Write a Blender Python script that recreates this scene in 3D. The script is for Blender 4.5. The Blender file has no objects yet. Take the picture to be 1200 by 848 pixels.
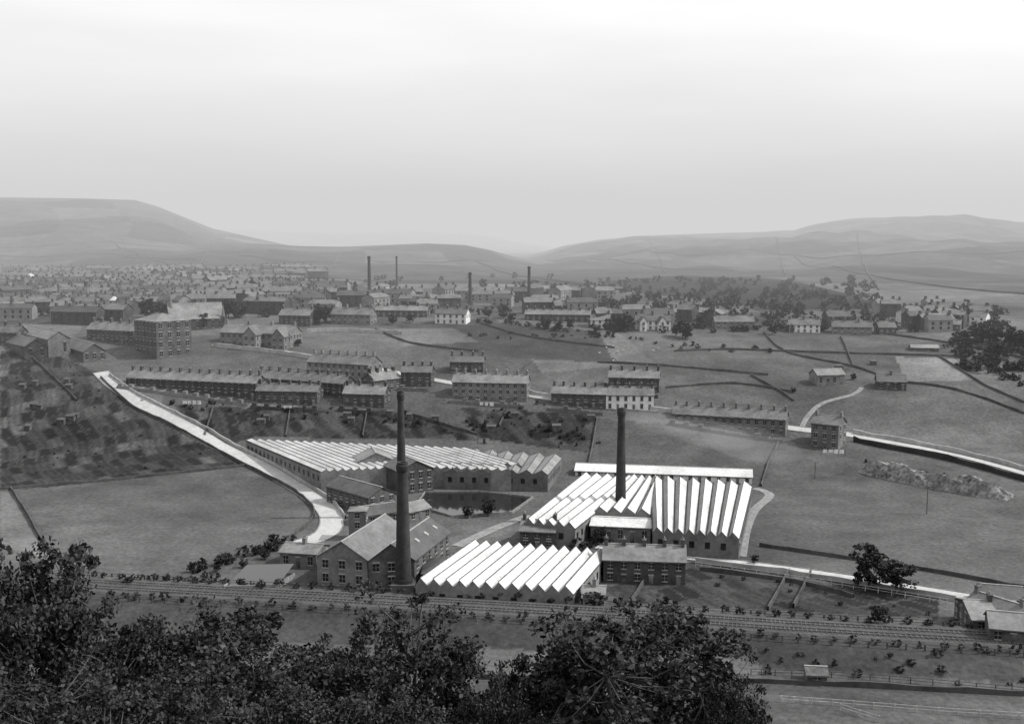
import bpy, bmesh, math, random
import numpy as np
from mathutils import Vector
random.seed(7); rng=np.random.RandomState(7)
F=1287.0; H=80.0
pitch=math.atan(139.0/F); cp,sp=math.cos(pitch),math.sin(pitch)
scene=bpy.context.scene
# ------------------------------------------------------------ terrain survey
_py=[-80,0,130,190,362,412,455,537,605,712,915,1300,2000,9500]
_pz=[118,78.2,-1,0,0,4,17,32,39,44,47,46,46,46]
_ty=np.arange(-80,9500,4.0); _tz=np.interp(_ty,_py,_pz)
k=np.hanning(9); k/=k.sum()
_tz=np.convolve(np.pad(_tz,4,mode='edge'),k,mode='valid')
RIDGES=[
 ([-400,0,100,160,185,215,250,300,350,420,500,560],[228,232,233,235,242,254,268,279,290,305,325,340],2600,1300),
 ([-300,0,100,200,250,300,350,400,450,500,545,575,600,640,680,720,760],[322,312,301,292,284,285,288,289,287,285,287,293,300,309,319,327,345],1900,1000),
 ([540,600,640,660,700,760,850,930,960,1000,1060,1130,1170,1200,1600],[320,303,294,288,281,276,273,271,263,257,254,254,260,261,264],3200,900),
 ([640,700,740,800,870,920,960,1000,1040,1080],[350,331,326,323,325,329,336,346,360,380],1000,780),
 ([0,200,270,330,400,480,560,600,650,750,900],[285,276,268,272,273,271,275,283,290,300,310],7200,4600),
]
RX=None;RYv=None
def sstep(t):
    t=np.clip(t,0,1); return t*t*(3-2*t)
def h(x,y):
    x=np.asarray(x,float); y=np.asarray(y,float)
    b=np.interp(y,_ty,_tz)
    b=b+0.35*np.sin(x*.021+1.3)*np.sin(y*.017)*sstep((y-150)/60)*0.6
    far=sstep((y-420)/200)
    b=b+far*(1.2*np.sin(x*.011+y*.004)+0.8*np.sin(x*.023-y*.013+2))
    if RX is not None:
        d=y-np.interp(x,RX,RYv)
        b=b+2.6*np.where(d<0,np.clip((17+d)/8,0,1),np.clip((10-d)/3,0,1))
    u=600+1294.5*x/np.maximum(y,50)
    out=b
    n=(7*np.sin(x*.0051+y*.0031)+4*np.sin(x*.011-y*.009+1)+2.2*np.sin(x*.027+y*.019)+1.2*np.sin(x*.05-y*.045+.4))
    for us,vs,D,y0 in RIDGES:
        zr=H+(285-np.interp(u,us,vs))/1292.*D
        t=(y-y0)/(D-y0)
        up=sstep(t)**0.85*0.6+np.clip(t,0,1)**1.5*0.4
        zz=np.where(y<D,b+(zr-b)*up,zr-(y-D)*0.12)
        zz=zz+n*np.clip(t*(1-t)*4,0,1)*(0.55 if D<1500 else 1.5)*np.clip((zr-b)/60,0,1)
        zz=np.where((y>y0)&(zr>b),zz,b)
        out=np.maximum(out,zz)
    return out
def ray(u,v):
    return np.array([u-600.0,F*cp+(424-v)*sp,(424-v)*cp-F*sp])
_ys=np.exp(np.linspace(math.log(140),math.log(9000),2600))
def P(u,v):
    d=ray(u,v); t=_ys/d[1]; X=d[0]*t; Z=H+d[2]*t
    df=Z-h(X,_ys); i=np.argmax(df<0)
    if df[i]>=0: i=len(_ys)-1
    i=max(i,1); a,b=df[i-1],df[i]; w=a/(a-b) if a!=b else 0
    tt=t[i-1]+(t[i]-t[i-1])*w
    p=d*tt+np.array([0,0,H]); p[2]=float(h(p[0],p[1])); return p
def PZ(u,v,z):
    d=ray(u,v); t=(z-H)/d[2]; return d*t+np.array([0,0,H])
def PY(u,v,y):
    d=ray(u,v); return d*(y/d[1])+np.array([0,0,H])
def mpp(p): return math.hypot(p[0],p[1])/1290.
rl=[(-60,683),(60,684),(150,689),(400,702),(700,719),(950,736),(1200,751),(1290,756)]
RW=[PZ(u,v,2.6) for u,v in rl]
RX=np.array([p[0] for p in RW]); RYv=np.array([p[1] for p in RW])
# ------------------------------------------------------------ materials
def newmat(name):
    m=bpy.data.materials.new(name); m.use_nodes=True
    nt=m.node_tree; b=nt.nodes['Principled BSDF']; return m,nt,b
def N(nt,t,**kw):
    n=nt.nodes.new(t)
    for a,v in kw.items(): setattr(n,a,v)
    return n
def noise_mat(name,lo,hi,scale,rough=.9,scale2=None,objrand=0.0,bump=0,metal=0,spec=.2):
    m,nt,b=newmat(name)
    geo=N(nt,'ShaderNodeNewGeometry')
    n1=N(nt,'ShaderNodeTexNoise'); n1.inputs['Scale'].default_value=scale; n1.inputs['Detail'].default_value=5
    n1.inputs['Roughness'].default_value=.65
    nt.links.new(geo.outputs['Position'],n1.inputs['Vector'])
    src=n1.outputs[0]
    if scale2:
        n2=N(nt,'ShaderNodeTexNoise'); n2.inputs['Scale'].default_value=scale2; n2.inputs['Detail'].default_value=4
        nt.links.new(geo.outputs['Position'],n2.inputs['Vector'])
        mx=N(nt,'ShaderNodeMath',operation='ADD'); nt.links.new(n1.outputs[0],mx.inputs[0]); nt.links.new(n2.outputs[0],mx.inputs[1])
        m2=N(nt,'ShaderNodeMath',operation='MULTIPLY'); m2.inputs[1].default_value=.5; nt.links.new(mx.outputs[0],m2.inputs[0]); src=m2.outputs[0]
    mr=N(nt,'ShaderNodeMapRange'); mr.inputs[1].default_value=.35; mr.inputs[2].default_value=.65
    mr.inputs[3].default_value=lo; mr.inputs[4].default_value=hi
    nt.links.new(src,mr.inputs[0]); val=mr.outputs[0]
    if objrand:
        oi=N(nt,'ShaderNodeObjectInfo'); r=N(nt,'ShaderNodeMapRange'); r.inputs[3].default_value=1-objrand; r.inputs[4].default_value=1+objrand
        nt.links.new(oi.outputs['Random'],r.inputs[0])
        mm=N(nt,'ShaderNodeMath',operation='MULTIPLY'); nt.links.new(val,mm.inputs[0]); nt.links.new(r.outputs[0],mm.inputs[1]); val=mm.outputs[0]
    nt.links.new(val,b.inputs['Base Color'])
    b.inputs['Roughness'].default_value=rough; b.inputs['Metallic'].default_value=metal
    b.inputs['Specular IOR Level'].default_value=spec
    if bump:
        bp=N(nt,'ShaderNodeBump'); bp.inputs['Strength'].default_value=bump; bp.inputs['Distance'].default_value=.2
        nt.links.new(src,bp.inputs['Height']); nt.links.new(bp.outputs[0],b.inputs['Normal'])
    return m
M={}
M['stone']=noise_mat('sooty_stone',.035,.105,1.2,scale2=.25,objrand=.3)
M['stone_lt']=noise_mat('pale_stone',.09,.20,1.0,scale2=.2,objrand=.3)
M['render']=noise_mat('whitewash_wall',.45,.7,.6,scale2=.15)
M['brick']=noise_mat('sooty_brick',.022,.055,.8,scale2=.15)
M['slate']=noise_mat('slate_roof',.075,.18,.9,scale2=.2,objrand=.35,rough=.6,spec=.4)
M['slate_dk']=noise_mat('dark_slate_roof',.035,.085,.9,scale2=.2,objrand=.2,rough=.6,spec=.4)
M['white']=noise_mat('whitewashed_glazing',.36,.68,1.3,scale2=.1,rough=.6)
M['greyglass']=noise_mat('roof_slate_light',.15,.27,1.2,scale2=.15,rough=.6)
M['lead']=noise_mat('gutter_lead',.04,.10,.8)
M['glass']=noise_mat('window_glass',.006,.02,.7,rough=.35,spec=.3)
M['sill']=noise_mat('stone_dressings',.22,.36,1.5)
M['door']=noise_mat('painted_door',.03,.2,.3)
M['road']=noise_mat('pale_road_surface',.30,.46,.25,scale2=1.2)
M['track']=noise_mat('trodden_track',.13,.26,.3,scale2=1.2)
M['kerb']=noise_mat('kerb_stone',.12,.24,.8)
M['wall']=noise_mat('drystone',.035,.10,.6,scale2=.1)
M['wall_lt']=noise_mat('pale_wall_stone',.2,.42,.5,scale2=.1)
M['rock']=noise_mat('quarry_rock',.04,.30,.3,scale2=.9,bump=.6)
M['ballast']=noise_mat('track_ballast',.04,.09,1.3,scale2=.2)
M['rail']=noise_mat('steel_rail',.10,.18,.4,rough=.5,metal=.3)
M['wood']=noise_mat('weathered_timber',.05,.12,.8)
M['bark']=noise_mat('bark',.05,.12,3)
M['whitewood']=noise_mat('painted_fence',.3,.5,1)
M['pot']=noise_mat('chimney_pot',.12,.3,.4)
M['cloth']=noise_mat('white_linen',.6,.8,1)
M['wool']=noise_mat('sheep_wool',.28,.42,6)
def leafmat(name,lo,hi,sc):
    m,nt,b=newmat(name)
    geo=N(nt,'ShaderNodeNewGeometry'); n1=N(nt,'ShaderNodeTexNoise'); n1.inputs['Scale'].default_value=sc; n1.inputs['Detail'].default_value=3
    nt.links.new(geo.outputs['Position'],n1.inputs['Vector'])
    w=N(nt,'ShaderNodeTexWhiteNoise',noise_dimensions='1D'); nt.links.new(geo.outputs['Random Per Island'],w.inputs['W'])
    a=N(nt,'ShaderNodeMath',operation='MULTIPLY_ADD'); a.inputs[1].default_value=.45; nt.links.new(w.outputs['Value'],a.inputs[0]); nt.links.new(n1.outputs[0],a.inputs[2])
    mr=N(nt,'ShaderNodeMapRange'); mr.inputs[1].default_value=.4; mr.inputs[2].default_value=1.0; mr.inputs[3].default_value=lo; mr.inputs[4].default_value=hi
    nt.links.new(a.outputs[0],mr.inputs[0]); nt.links.new(mr.outputs[0],b.inputs['Base Color']); b.inputs['Roughness'].default_value=.6
    b.inputs['Specular IOR Level'].default_value=.15
    return m
M['leaf']=leafmat('foliage',.009,.052,1.1)
M['leaf_mid']=leafmat('foliage_mid',.012,.04,.3)
m,nt,b=newmat('pond_water'); b.inputs['Base Color'].default_value=(.015,.015,.015,1); b.inputs['Roughness'].default_value=.06
nn=N(nt,'ShaderNodeTexNoise'); nn.inputs['Scale'].default_value=60; bp=N(nt,'ShaderNodeBump'); bp.inputs['Strength'].default_value=.1
nt.links.new(nn.outputs[0],bp.inputs['Height']); nt.links.new(bp.outputs[0],b.inputs['Normal']); M['water']=m
# ------------------------------------------------------------ mesh helper
class MB:
    def __init__(s): s.v=[]; s.f=[]
    def face(s,*p):
        i=len(s.v); s.v.extend([tuple(map(float,q)) for q in p]); s.f.append(tuple(range(i,i+len(p))))
    def box(s,o,a,b,c):
        o=np.array(o,float);a=np.array(a,float);b=np.array(b,float);c=np.array(c,float)
        q=[o,o+a,o+a+b,o+b,o+c,o+a+c,o+a+b+c,o+b+c]
        i=len(s.v); s.v.extend([tuple(t) for t in q])
        for f in ((0,3,2,1),(4,5,6,7),(0,1,5,4),(1,2,6,5),(2,3,7,6),(3,0,4,7)): s.f.append(tuple(i+j for j in f))
    def tube(s,p0,p1,r0,r1,n=6,cap=True):
        p0=np.array(p0,float);p1=np.array(p1,float); d=p1-p0; L=np.linalg.norm(d)
        if L<1e-6:return
        d/=L; a=np.cross(d,[0,0,1])
        if np.linalg.norm(a)<1e-3: a=np.array([1.,0,0])
        a/=np.linalg.norm(a); b=np.cross(d,a); i=len(s.v)
        for p,r in((p0,r0),(p1,r1)):
            for kk in range(n):
                t=2*math.pi*kk/n; s.v.append(tuple(p+a*r*math.cos(t)+b*r*math.sin(t)))
        for kk in range(n): s.f.append((i+kk,i+(kk+1)%n,i+n+(kk+1)%n,i+n+kk))
        if cap: s.f.append(tuple(i+n+kk for kk in range(n)))
    def obj(s,name,mat,parent=None,smooth=False):
        if not s.f: return None
        me=bpy.data.meshes.new(name); me.from_pydata(s.v,[],s.f); me.materials.append(M[mat] if isinstance(mat,str) else mat)
        if smooth: me.polygons.foreach_set('use_smooth',[True]*len(me.polygons))
        me.update(); o=bpy.data.objects.new(name,me); scene.collection.objects.link(o)
        if parent: o.parent=parent
        return o
def empty(name,loc=(0,0,0)):
    o=bpy.data.objects.new(name,None); scene.collection.objects.link(o); o.empty_display_size=1; return o
# ------------------------------------------------------------ ground
def pip(X,Y,poly):
    ins=np.zeros(X.shape,bool); n=len(poly)
    for i in range(n):
        x1,y1=poly[i][:2]; x2,y2=poly[(i+1)%n][:2]
        if y1==y2: continue
        c=((y1>Y)!=(y2>Y))&(X<(x2-x1)*(Y-y1)/(y2-y1)+x1); ins^=c
    return ins
rows=np.concatenate([np.linspace(-70,176,50),np.exp(np.linspace(math.log(180),math.log(9400),900))])
S=np.linspace(-.72,.72,950)
YY=np.repeat(rows[:,None],len(S),1); XX=S[None,:]*(YY+150)
ZZ=h(XX,YY)
val=np.full(XX.shape,.08)
def patch(pts,v,kind=None):
    w=[P(*p) for p in pts]; m_=pip(XX,YY,w)
    if kind=='plots':
        c,s_=math.cos(.5),math.sin(.5); A=(XX*c+YY*s_); B=(-XX*s_+YY*c)
        A=A+1.5*np.sin(B*.11); B=B+2*np.sin(A*.07)
        cell=np.floor(A/4.6)*57.3+np.floor(B/10)*113.7
        r=np.abs(np.sin(cell)*43758.5)%1
        st=.5+.5*np.sin(A*2.6+cell)
        edge=((A/4.6)%1<.14)|((B/10)%1<.08)
        vv=v*(.5+1.1*r**3)*(.8+.4*st*(r>.35)); vv=np.where(edge,v*.9,vv)
        val[m_]=vv[m_]
    elif kind=='rows':
        B=YY*.9+XX*.3; vv=v*(.85+.3*(.5+.5*np.sin(B*.8))); val[m_]=vv[m_]
    else: val[m_]=v
wx=XX+30*np.sin(YY*.006)+15*np.sin(XX*.01); wy=YY+40*np.sin(XX*.004)
cx=np.floor((wx+wy*.3)/120); cy=np.floor((wy-wx*.2)/170)
r=np.abs(np.sin(cx*12.9+cy*78.2)*43758.5)%1
val=np.where(YY>900,.03+.06*r,val)
cx=np.floor((XX+YY*.2)/55); cy=np.floor((YY-XX*.3)/60); r=np.abs(np.sin(cx*12.9+cy*78.2)*43758.5)%1
val=np.where((YY>430)&(YY<=900),.06+.06*r,val)
patch([(0,412),(40,405),(120,438),(150,470),(240,522),(295,547),(180,560),(20,574),(0,574)],.052,'plots')
patch([(20,574),(180,556),(290,545),(345,572),(372,600),(340,632),(250,655),(170,676),(70,655)],.085)
patch([(0,576),(16,575),(62,655),(0,640)],.12)
patch([(170,472),(300,478),(470,482),(540,500),(560,515),(300,512),(270,520)],.048,'plots')
patch([(540,478),(700,485),(690,530),(560,512)],.045,'plots')
patch([(700,490),(930,512),(895,570),(700,545)],.07)
patch([(905,528),(1020,528),(1200,585),(1200,690),(890,640),(885,590)],.078)
patch([(1000,430),(1110,435),(1200,470),(1200,548),(1010,503),(935,495)],.09)
patch([(790,415),(920,410),(1000,450),(990,470),(930,490),(790,455)],.085)
patch([(560,378),(700,388),(720,425),(600,420),(490,405)],.055)
patch([(1050,418),(1120,420),(1140,445),(1060,448)],.15)
patch([(1120,420),(1200,428),(1200,470),(1150,455)],.11)
patch([(440,386),(530,384),(560,400),(480,405)],.12)
patch([(700,330),(800,322),(900,326),(1000,346),(1040,362),(900,362),(760,345)],.025)
patch([(0,690),(560,715),(900,735),(1200,757),(1200,800),(880,782),(560,760),(0,740)],.05)
patch([(540,758),(880,770),(905,790),(560,790)],.10)
patch([(560,790),(1200,800),(1200,848),(560,848)],.075,'rows')
patch([(480,560),(640,565),(660,600),(560,640),(380,640),(400,600)],.09)
patch([(705,690),(820,655),(920,665),(1100,700),(1100,725),(730,705)],.06,'plots')
nr,nc=XX.shape
me=bpy.data.meshes.new('ground'); co=np.stack([XX,YY,ZZ],-1).reshape(-1,3)
idx=np.arange(nr*nc).reshape(nr,nc)
q=np.stack([idx[:-1,:-1],idx[:-1,1:],idx[1:,1:],idx[1:,:-1]],-1).reshape(-1,4)
me.vertices.add(len(co)); me.vertices.foreach_set('co',co.astype(np.float32).ravel())
me.loops.add(q.size); me.loops.foreach_set('vertex_index',q.ravel().astype(np.int32))
me.polygons.add(len(q)); me.polygons.foreach_set('loop_start',(np.arange(len(q))*4).astype(np.int32))
me.polygons.foreach_set('use_smooth',np.ones(len(q),bool))
me.update(calc_edges=True)
at=me.attributes.new('tone','FLOAT','POINT'); at.data.foreach_set('value',val.astype(np.float32).ravel())
g=bpy.data.objects.new('ground',me); scene.collection.objects.link(g)
m,nt,b=newmat('grass_and_moor'); a=N(nt,'ShaderNodeAttribute',attribute_name='tone'); geo=N(nt,'ShaderNodeNewGeometry')
def nz(sc,det=6,ro=.65):
    n=N(nt,'ShaderNodeTexNoise'); n.inputs['Scale'].default_value=sc; n.inputs['Detail'].default_value=det; n.inputs['Roughness'].default_value=ro
    nt.links.new(geo.outputs['Position'],n.inputs['Vector']); return n.outputs[0]
prev=a.outputs['Fac']
for sc,lo,hi in ((.013,.6,1.4),(.07,.75,1.25),(.8,.68,1.32)):
    r_=N(nt,'ShaderNodeMapRange'); r_.inputs[1].default_value=.3; r_.inputs[2].default_value=.7; r_.inputs[3].default_value=lo; r_.inputs[4].default_value=hi
    nt.links.new(nz(sc),r_.inputs[0]); mm=N(nt,'ShaderNodeMath',operation='MULTIPLY'); nt.links.new(prev,mm.inputs[0]); nt.links.new(r_.outputs[0],mm.inputs[1]); prev=mm.outputs[0]
nt.links.new(prev,b.inputs['Base Color']); b.inputs['Roughness'].default_value=1; b.inputs['Specular IOR Level'].default_value=.05
bp=N(nt,'ShaderNodeBump'); bp.inputs['Strength'].default_value=.5; bp.inputs['Distance'].default_value=.6; nt.links.new(nz(.6),bp.inputs['Height']); nt.links.new(bp.outputs[0],b.inputs['Normal'])
me.materials.append(m)
# ------------------------------------------------------------ sweeps
def smooth_path(w,step):
    w=[np.array(p[:2]) for p in w]; out=[]
    n=len(w)
    for i in range(n-1):
        p0=w[max(i-1,0)];p1=w[i];p2=w[i+1];p3=w[min(i+2,n-1)]
        L=np.linalg.norm(p2-p1); kk=max(1,int(L/step))
        for j in range(kk):
            t=j/kk
            out.append(.5*((2*p1)+(-p0+p2)*t+(2*p0-5*p1+4*p2-p3)*t*t+(-p0+3*p1-3*p2+p3)*t**3))
    out.append(w[-1]); return out
def normals(path):
    ns=[]
    for i in range(len(path)):
        d=path[min(i+1,len(path)-1)]-path[max(i-1,0)]; d=d/(np.linalg.norm(d)+1e-9); ns.append(np.array([-d[1],d[0]]))
    return ns
def sweep(mb,path,offs,zs,jit=0):
    ns=normals(path); prev=None
    for p,n in zip(path,ns):
        ring=[]; jj=rng.uniform(-jit,jit) if jit else 0
        for o,z in zip(offs,zs):
            q_=p+n*o; ring.append((q_[0],q_[1],float(h(q_[0],q_[1]))+z+(jj if z>0 else 0)))
        i=len(mb.v); mb.v.extend(ring); m_=len(ring)
        if prev is not None:
            for k_ in range(m_-1): mb.f.append((prev+k_,prev+k_+1,i+k_+1,i+k_))
        prev=i
def wallrun(name,pts,hh=1.3,w=.6,mat='wall',step=4):
    W=[P(*p) for p in pts]; path=smooth_path(W,step) ; mb=MB()
    sweep(mb,path,[-w/2,-w/2*.7,w/2*.7,w/2],[-.5,hh,hh,-.5],jit=.18*hh); return mb.obj(name,mat)
def road(name,pts,width,mat='road',kerb=True,lift=.12):
    W=[P(*p) for p in pts]; path=smooth_path(W,2.5); e=empty(name); mb=MB()
    o=np.linspace(-width/2,width/2,5); sweep(mb,path,list(o),[lift-.02,lift,lift+.05,lift,lift-.02]); mb.obj('carriageway',mat,e)
    if kerb:
        for s_ in(-1,1):
            kb=MB(); c=s_*(width/2+.15); sweep(kb,path,[c-.15,c-.15,c+.15,c+.15],[-.3,lift+.12,lift+.12,-.3]); kb.obj('kerb',"kerb",e)
    return path
main=[(118,436),(135,452),(165,472),(200,490),(240,513),(290,538),(330,560),(368,584),(388,605),(382,625),(352,637)]
road('road',main,6.5)
road('road',[(250,404),(330,412),(420,428),(520,447),(620,463),(700,474),(790,482),(930,502),(1000,510),(1080,525),(1140,538),(1205,556)],4.0)
road('lane',[(1010,454),(1000,462),(965,472),(948,486),(940,500)],2.0,'track',kerb=False)
road('road',[(700,640),(815,654),(900,664),(1000,678),(1120,697),(1210,712)],4.5)
road('mill_track',[(885,572),(902,580),(884,598),(874,620),(868,652)],3.0,'track',kerb=False)
road('yard_track',[(620,604),(590,615),(560,628),(535,640)],3.5,'track',kerb=False)
wallrun('roadside_wall',[(128,440),(160,462),(200,482),(250,508),(300,535),(345,560),(385,585),(405,608)],1.3,.5,'wall_lt')
wallrun('roadside_wall',[(118,443),(150,473),(195,496),(240,520),(290,547),(335,570),(362,590),(368,605),(352,622),(330,636)],1.1,.5)
wallrun('roadside_wall',[(1000,517),(1080,533),(1140,547),(1205,565)],2.0,.6,'brick')
wallrun('roadside_wall',[(1000,508),(1080,522),(1140,535),(1205,552)],1.6,.6,'wall_lt')
wallrun('roadside_wall',[(815,659),(900,669),(1000,684),(1120,704)],1.3,.5,'wall_lt')
W_=[[(12,572),(30,600),(50,635),(68,655)],[(0,574),(100,566),(180,558),(290,546)],
 [(890,640),(960,650),(1080,668),(1200,690)],[(912,520),(900,545),(892,570)],[(700,490),(695,520),(690,545)],
 [(1100,418),(1135,440),(1160,455),(1200,472)],[(1050,448),(1110,455),(1200,485)],[(895,390),(920,412),(1000,430),(1050,448)],
 [(790,412),(850,410),(915,412)],[(915,412),(1050,416),(1120,418)],[(560,378),(620,395),(720,408)],[(440,386),(480,402),(560,412)],
 [(780,455),(860,450),(930,460)],[(985,395),(1000,430)],[(1040,392),(1200,420)],[(600,470),(585,500)],[(470,482),(560,510)],
 [(820,668),(930,682),(1000,700)],[(925,670),(900,715)],[(740,705),(760,675)],[(950,672),(930,712)],
 [(560,795),(760,800),(900,800),(1200,815)],[(30,412),(60,440),(90,470)],[(700,425),(790,430),(900,440)],[(620,425),(600,445)],[(880,440),(930,470)],
 [(250,478),(240,510)],[(340,480),(335,512)],[(430,482),(425,512)]]
for w in W_: wallrun('field_wall',w,1.0,.5)
for w in [[(360,389),(410,388),(470,392)],[(250,406),(330,415),(400,428)],[(620,462),(700,473),(790,484)]]: wallrun('retaining_wall',w,1.8,.6,'wall_lt')
for w in [[(130,282),(180,305),(300,330)],[(0,268),(90,266),(160,262),(245,272)],[(250,285),(240,300),(230,318)],[(0,290),(120,284),(200,290),(260,286)],
 [(400,292),(380,325)],[(520,288),(620,325),(740,342)],[(430,305),(560,306),(610,310)],
 [(700,292),(800,300),(900,296),(1000,300),(1200,295)],[(760,280),(772,300),(780,320)],[(900,275),(915,300),(920,322)],[(1000,262),(1010,300),(1030,340)],
 [(640,305),(760,312),(860,318)],[(930,300),(1060,330),(1200,345)],[(280,300),(400,308),(500,300)],[(0,300),(100,297),(230,305)]]:
    wallrun('hill_boundary_wall',w,1.2,1.1,'wall',step=25)
def bank(name,pts,hh,w):
    path=smooth_path([P(*p) for p in pts],1.0); ns=normals(path); mb=MB(); prev=None; K=14; n=len(path)
    for j,(p,nn_) in enumerate(zip(path,ns)):
        en=math.sin(math.pi*j/(n-1))**.5
        ring=[]
        for k_ in range(K+1):
            t=k_/K; q_=p+nn_*(t-.5)*w; prof=float(sstep(t/.35)) if t<.35 else 1-.6*(t-.35)/.65
            z=hh*prof*en*(1+.3*math.sin(j*.19)+.2*math.sin(j*.53+k_))+rng.uniform(-.5,.5)*(0<k_<K)
            if k_ in(0,K): z=-.5
            ring.append((q_[0]+rng.uniform(-.3,.3),q_[1]+rng.uniform(-.3,.3),float(h(q_[0],q_[1]))+float(z)))
        i=len(mb.v); mb.v.extend(ring)
        if prev is not None:
            for k_ in range(K): mb.f.append((prev+k_,i+k_,i+k_+1,prev+k_+1))
        prev=i
    return mb.obj(name,'rock')
bank('rocky_bank',[(1012,550),(1060,562),(1110,572),(1150,579),(1185,584)],5.2,10)
# ------------------------------------------------------------ railway
rp=smooth_path(RW,2.0)
e=empty('railway_line'); mb=MB(); sweep(mb,rp,[-5.6,-4.4,0,4.4,5.6],[-.4,.35,.4,.35,-.4]); mb.obj('ballast_bed','ballast',e)
mb=MB()
for c in(-1.9,1.9):
    for s_ in(-.75,.75): sweep(mb,rp,[c+s_-.04,c+s_-.04,c+s_+.04,c+s_+.04],[.4,.62,.62,.4])
mb.obj('rails','rail',e)
mb=MB(); rp2=smooth_path(RW,.9); ns=normals(rp2)
for p,n in zip(rp2,ns):
    t=np.array([n[1],-n[0]])
    for c in(-1.9,1.9):
        o=p+n*(c-1.3)-t*.13; z=float(h(o[0],o[1]))
        mb.box((o[0],o[1],z+.32),(n[0]*2.6,n[1]*2.6,0),(t[0]*.26,t[1]*.26,0),(0,0,.16))
mb.obj('sleepers','wood',e)
def fence(name,pts,sp_=3,hh=1.2,mat='wood',rails=2,off=0,world=False,pw=.14):
    path=smooth_path(pts if world else [P(*p) for p in pts],sp_); ns=normals(path); path=[p+n*off for p,n in zip(path,ns)]
    e=empty(name); a=MB(); b_=MB(); last=None
    for p in path:
        z=float(h(*p)); a.box((p[0]-pw/2,p[1]-pw/2,z-.3),(pw,0,0),(0,pw,0),(0,0,hh+.3))
        if last is not None:
            for r_ in range(rails):
                zz=hh*(.45+.45*r_); d=np.array([p[0]-last[0],p[1]-last[1],z-last[2]])
                b_.box((last[0],last[1]-.03,last[2]+zz),d,(0,.06,0),(0,0,.1))
        last=(p[0],p[1],z)
    a.obj('posts',mat,e); b_.obj('rails',mat,e)
fence('lineside_fence',RW,3.0,1.3,off=7.6,world=True,pw=.3); fence('lineside_fence',RW,3.0,1.3,off=-8.6,world=True,pw=.3)
fence('timber_fence',[(915,822),(1000,828),(1100,836),(1210,843)],3,1.2,'whitewood')
fence('timber_fence',[(985,832),(1030,846)],3,1.2,'whitewood')
fence('roadside_fence',[(815,664),(900,676),(1000,690),(1110,708)],2.5,1.4,'whitewood')
fence('timber_fence',[(880,790),(1000,795),(1200,812)],3,1.2)
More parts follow.
